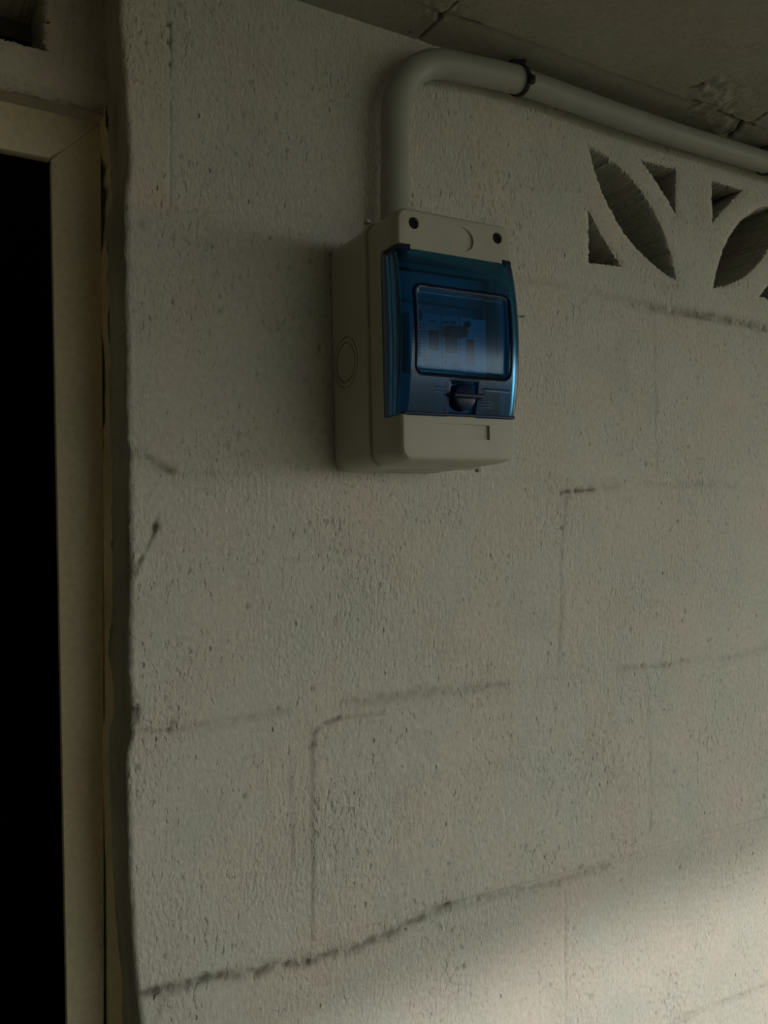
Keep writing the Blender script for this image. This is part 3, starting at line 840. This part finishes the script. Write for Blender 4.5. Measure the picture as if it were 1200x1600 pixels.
# turned-in flanges at the bottom and top
r0 = [(u * .985, max(y, -.1125) if False else -.0885, DBm + .0006) for u, y, v in rows_[0]]
r1 = [(u * .985, -.0885, DT - .0006) for u, y, v in rows_[-1]]
co = np.array([r0] + rows_ + [r1])
bdoor = grid_mesh('door', co, M['blue'], None)
bdoor.data.set_sharp_from_angle(angle=R(40))
md = bdoor.modifiers.new('s', 'SOLIDIFY'); md.thickness = .0018; md.offset = 1
bpy.context.view_layer.update()
me = bpy.data.meshes.new_from_object(bdoor.evaluated_get(bpy.context.evaluated_depsgraph_get()))
bdoor.modifiers.clear(); bdoor.data = me
bdoor.parent = box
bdoor['label'] = 'hinged see-through blue door'
def tube(name, pts, r, mat, parent, closed=False, n=10, smooth=True):
    bm = bmesh.new(); P = [Vector(p) for p in pts]; N = len(P); rings = []
    up = None
    for i, p in enumerate(P):
        a = P[(i - 1) % N] if closed or i else P[i]; b = P[(i + 1) % N] if closed or i < N - 1 else P[i]
        t = (b - a).normalized()
        if up is None:
            up = Vector((0, 1, 0)) if abs(t.y) < .9 else Vector((1, 0, 0))
        s = t.cross(up).normalized(); up = s.cross(t).normalized()
        rings.append([bm.verts.new(p + r * (math.cos(2 * math.pi * k / n) * s + math.sin(2 * math.pi * k / n) * up)) for k in range(n)])
    pairs = list(zip(rings, rings[1:] + rings[:1])) if closed else list(zip(rings[:-1], rings[1:]))
    for a, b in pairs:
        for k in range(n):
            bm.faces.new((a[k], a[(k + 1) % n], b[(k + 1) % n], b[k]))
    if not closed:
        bm.faces.new(rings[0]); bm.faces.new(rings[-1][::-1])
    return from_bm(name, bm, mat, parent, smooth, 60)
rim = dens(rrect(.0436, .0331, .0065, 6, -.0008, .0022), .002)
rd = door_depth(np.array([p[0] * 1.03 for p in rim]), np.array([.0022 + (p[1] - .0022) * 1.03 for p in rim]))
tube('window_rim', [(p[0], -d - .0010, p[1]) for p, d in zip(rim, rd)], .0014, M['rim'], bdoor, closed=True)
for s, xa in ((-1, -.0424), (1, .0432)):
    bm = bmesh.new(); add_box(bm, min(xa, s * .0522), max(xa, s * .0522), -.1118, -.0890, DT - .0012, DTS - .0006, .0008)
    from_bm('hinge_lug', bm, M['blue_dark'], bdoor, True)
# bottom lip of the door
bm = bmesh.new(); add_box(bm, -.0515, .0515, -.1135, -.1085, DBm - .0003, DBm + .0022, .0008)
from_bm('bottom_lip', bm, M['blue_dark'], bdoor, True)
# turn latch
lat_v = -.0455
bm = bmesh.new()
c = lambda r: [(r * math.cos(2 * math.pi * i / 40), lat_v + r * math.sin(2 * math.pi * i / 40)) for i in range(40)]
loft([(-.1095, c(.0104)), (-.1160, c(.0104)), (-.1185, c(.0098)), (-.1195, c(.0085))], bm=bm)
latch = from_bm('turn_latch', bm, M['blue_dark'], bdoor, True, 50)
bm = bmesh.new(); add_box(bm, -.0138, .0138, -.1250, -.1170, lat_v - .0017, lat_v + .0017, .0010)
from_bm('latch_fin', bm, M['blue_dark'], latch, True)
# raised pictogram bars beside the latch
for i, (u, v, w, hgt) in enumerate(((-.0215, -.0400, .0055, .0009), (-.0215, -.0430, .0055, .0009), (.0220, -.0480, .0070, .0008), (.0215, -.0503, .0060, .0008), (.0215, -.0525, .0064, .0008), (.030, -.0395, .0120, .0016))):
    dd = float(door_depth(np.array([u]), np.array([v]))[0])
    bm = bmesh.new(); add_box(bm, u - w, u + w, -dd - .0022, -dd - .0015, v - hgt, v + hgt, .0003)
    from_bm('embossed_bar', bm, M['blue'], bdoor, True)

# inner panel and breaker behind the door
bm = bmesh.new()
for a in ((-.0468, .0468, -.0800, -.0770, .0240, .0578), (-.0468, .0468, -.0800, -.0770, -.0558, -.0235), (-.0468, -.0330, -.0800, -.0770, -.0235, .0240), (.0412, .0468, -.0800, -.0770, -.0235, .0240)):
    add_box(bm, *a)
add_box(bm, -.0450, .0450, -.0860, -.0800, .0330, .0345)
add_box(bm, .0430, .0445, -.0860, -.0800, -.0320, .0345)
from_bm('inner_panel', bm, M['brk_grey'], box)
breaker = empty('breaker', (0, 0, 0)); breaker.parent = box
bm = bmesh.new(); add_box(bm, -.0325, .0402, -.0920, -.0300, -.0222, .0228, .0008)
brk = from_bm('breaker_unit', bm, M['brk'], box, True)
bpy.data.objects.remove(breaker, do_unlink=True)
brk['label'] = 'pale two-lever circuit breaker'
def bpart(name, u0, u1, v0, v1, y0, y1, mat, bev=0):
    bm = bmesh.new(); add_box(bm, u0, u1, y0, y1, v0, v1, bev); return from_bm(name, bm, mat, brk, bool(bev))
bpart('lever_slot', -.0152, -.0058, -.0060, .0096, -.0924, -.0900, M['brk_black'])
bpart('lever_slot', .0003, .0118, -.0068, .0096, -.0924, -.0900, M['brk_black'])
bpart('toggle_lever', -.0022, .0162, .0050, .0130, -.1010, -.0915, M['brk_black'], .0012)
bpart('indicator_window', .0205, .0280, -.0160, .0058, -.0924, -.0900, M['brk_black'], .0005)
bpart('module_seam', .0138, .0143, -.0222, .0228, -.0923, -.0900, M['print'])
bpart('module_seam', -.0032, -.0028, -.0222, .0228, -.0923, -.0900, M['print'])
for u, v, r in ((.0212, .0172, .0026), (.0212, .0110, .0012)):
    bm = bmesh.new(); cyl_bm(bm, (u, v), r, -.0940 if r > .002 else -.0926, -.0900, 24); from_bm('test_button', bm, M['brk_black'], brk, True)
bm = bmesh.new(); cyl_bm(bm, (-.0245, .0200), .0042, -.0926, -.0900, 28); from_bm('round_mark', bm, M['print'], brk, True)
rnd = random.Random(4)
bm = bmesh.new()
for i in range(11):          # rows of fine illegible print as thin marks
    v = .0125 - i * .0024
    u = -.0300
    while u < -.0175:
        w = rnd.uniform(.0006, .0022)
        add_box(bm, u, min(u + w, -.0170), -.09225, -.0918, v, v + .0009); u += w + .0006
for (u0, u1, v0, v1) in ((-.0220, -.0165, -.0165, -.0159), (-.0220, -.0165, -.0122, -.0116), (-.0220, -.0214, -.0165, -.0116), (-.0171, -.0165, -.0165, -.0116), (-.0202, -.0182, -.0150, -.0132), (-.0140, -.0118, -.0150, -.0130),
                         (-.0010, .0014, -.0155, -.0130), (.0068, .0125, -.0195, -.0140), (-.0010, .0040, .0165, .0180), (.0055, .0110, .0160, .0190), (-.0140, -.0075, .0165, .0175), (.0205, .0280, -.0196, -.0186)):
    add_box(bm, u0, u1, -.09225, -.0918, v0, v1)
from_bm('printed_marks', bm, M['print'], brk)

# ------------------------------------------------------------------ conduit
PD, PR = -0.0205, 0.0126
CXV, CZH = 0.2204, 0.4215
cond = empty('conduit', (CXV, PD, Zw(0.24)))
tag(cond, 'grey plastic conduit bending from the breaker box top to run under the ceiling', 'conduit')
RB = 0.060
_am = R(84); _zc = 0.4172 - RB * math.sin(_am)
path = [(CXV, PD, Zw(0.228)), (CXV, PD, Zw(0.29))] + [(CXV + RB - RB * math.cos(a), PD, Zw(_zc + RB * math.sin(a))) for a in np.linspace(0, _am, 28)] + [(0.305, PD, Zw(0.4205)), (0.330, PD, Zw(0.4232)), (0.3540, PD, Zw(0.4250))]
put(tube('bend', path, PR, M['pipe'], None, n=32), cond)
def run_z(x): return 0.4250 - .0026 * math.sin(math.pi * (x - .357) / .366) ** 2
put(tube('straight_run', [(x, PD + .0004, Zw(run_z(x))) for x in np.linspace(0.350, 1.9, 60)], PR - .0008, M['pipe'], None, n=32), cond)

# black cable ties / clips holding the conduit
def tie():
    e = empty('cable_tie', (0, 0, 0))
    bm = bmesh.new(); n = 48; ri, ro, w = PR + .0001, PR + .0015, .0019
    P = []
    for i in range(n):
        a = 2 * math.pi * i / n
        sk = -.0035 * math.cos(a - .9)
        P.append([(sk + s * w, r * math.cos(a), r * math.sin(a)) for s, r in ((-1, ro), (1, ro), (1, ri), (-1, ri))])
    V = [[bm.verts.new(c) for c in p] for p in P]
    for i in range(n):
        for k in range(4):
            bm.faces.new((V[i][k], V[i][(k + 1) % 4], V[(i + 1) % n][(k + 1) % 4], V[(i + 1) % n][k]))
    from_bm('band', bm, M['black'], e, True)
    bm = bmesh.new(); add_box(bm, .0010, .0072, -PR - .0042, -PR + .0012, -.0085, -.0010, .0008)
    from_bm('head', bm, M['black'], e, True)
    bm = bmesh.new(); add_box(bm, -.0125, .0030, -.0085, .0050, PR - .0012, PR + .0048, .0012)
    for v in bm.verts:
        if v.co.x < -.006: v.co.z -= .002; v.co.y *= .6
    from_bm('hook', bm, M['black'], e, True)
    return e
t1 = tie()
t1.location = (0.3570, PD, Zw(run_z(.357)))
tag(t1, 'black cable tie on the conduit just after its bend', 'cable tie', 'cable ties on the conduit')
t2 = t1.copy(); COL.objects.link(t2); t2.location = (0.7230, PD, Zw(run_z(.723)))
for ch in list(t1.children):
    cc = ch.copy(); COL.objects.link(cc); cc.parent = t2
t2['label'] = 'black cable tie on the conduit above the pierced vent blocks, at the right edge'

bpy.context.view_layer.update()
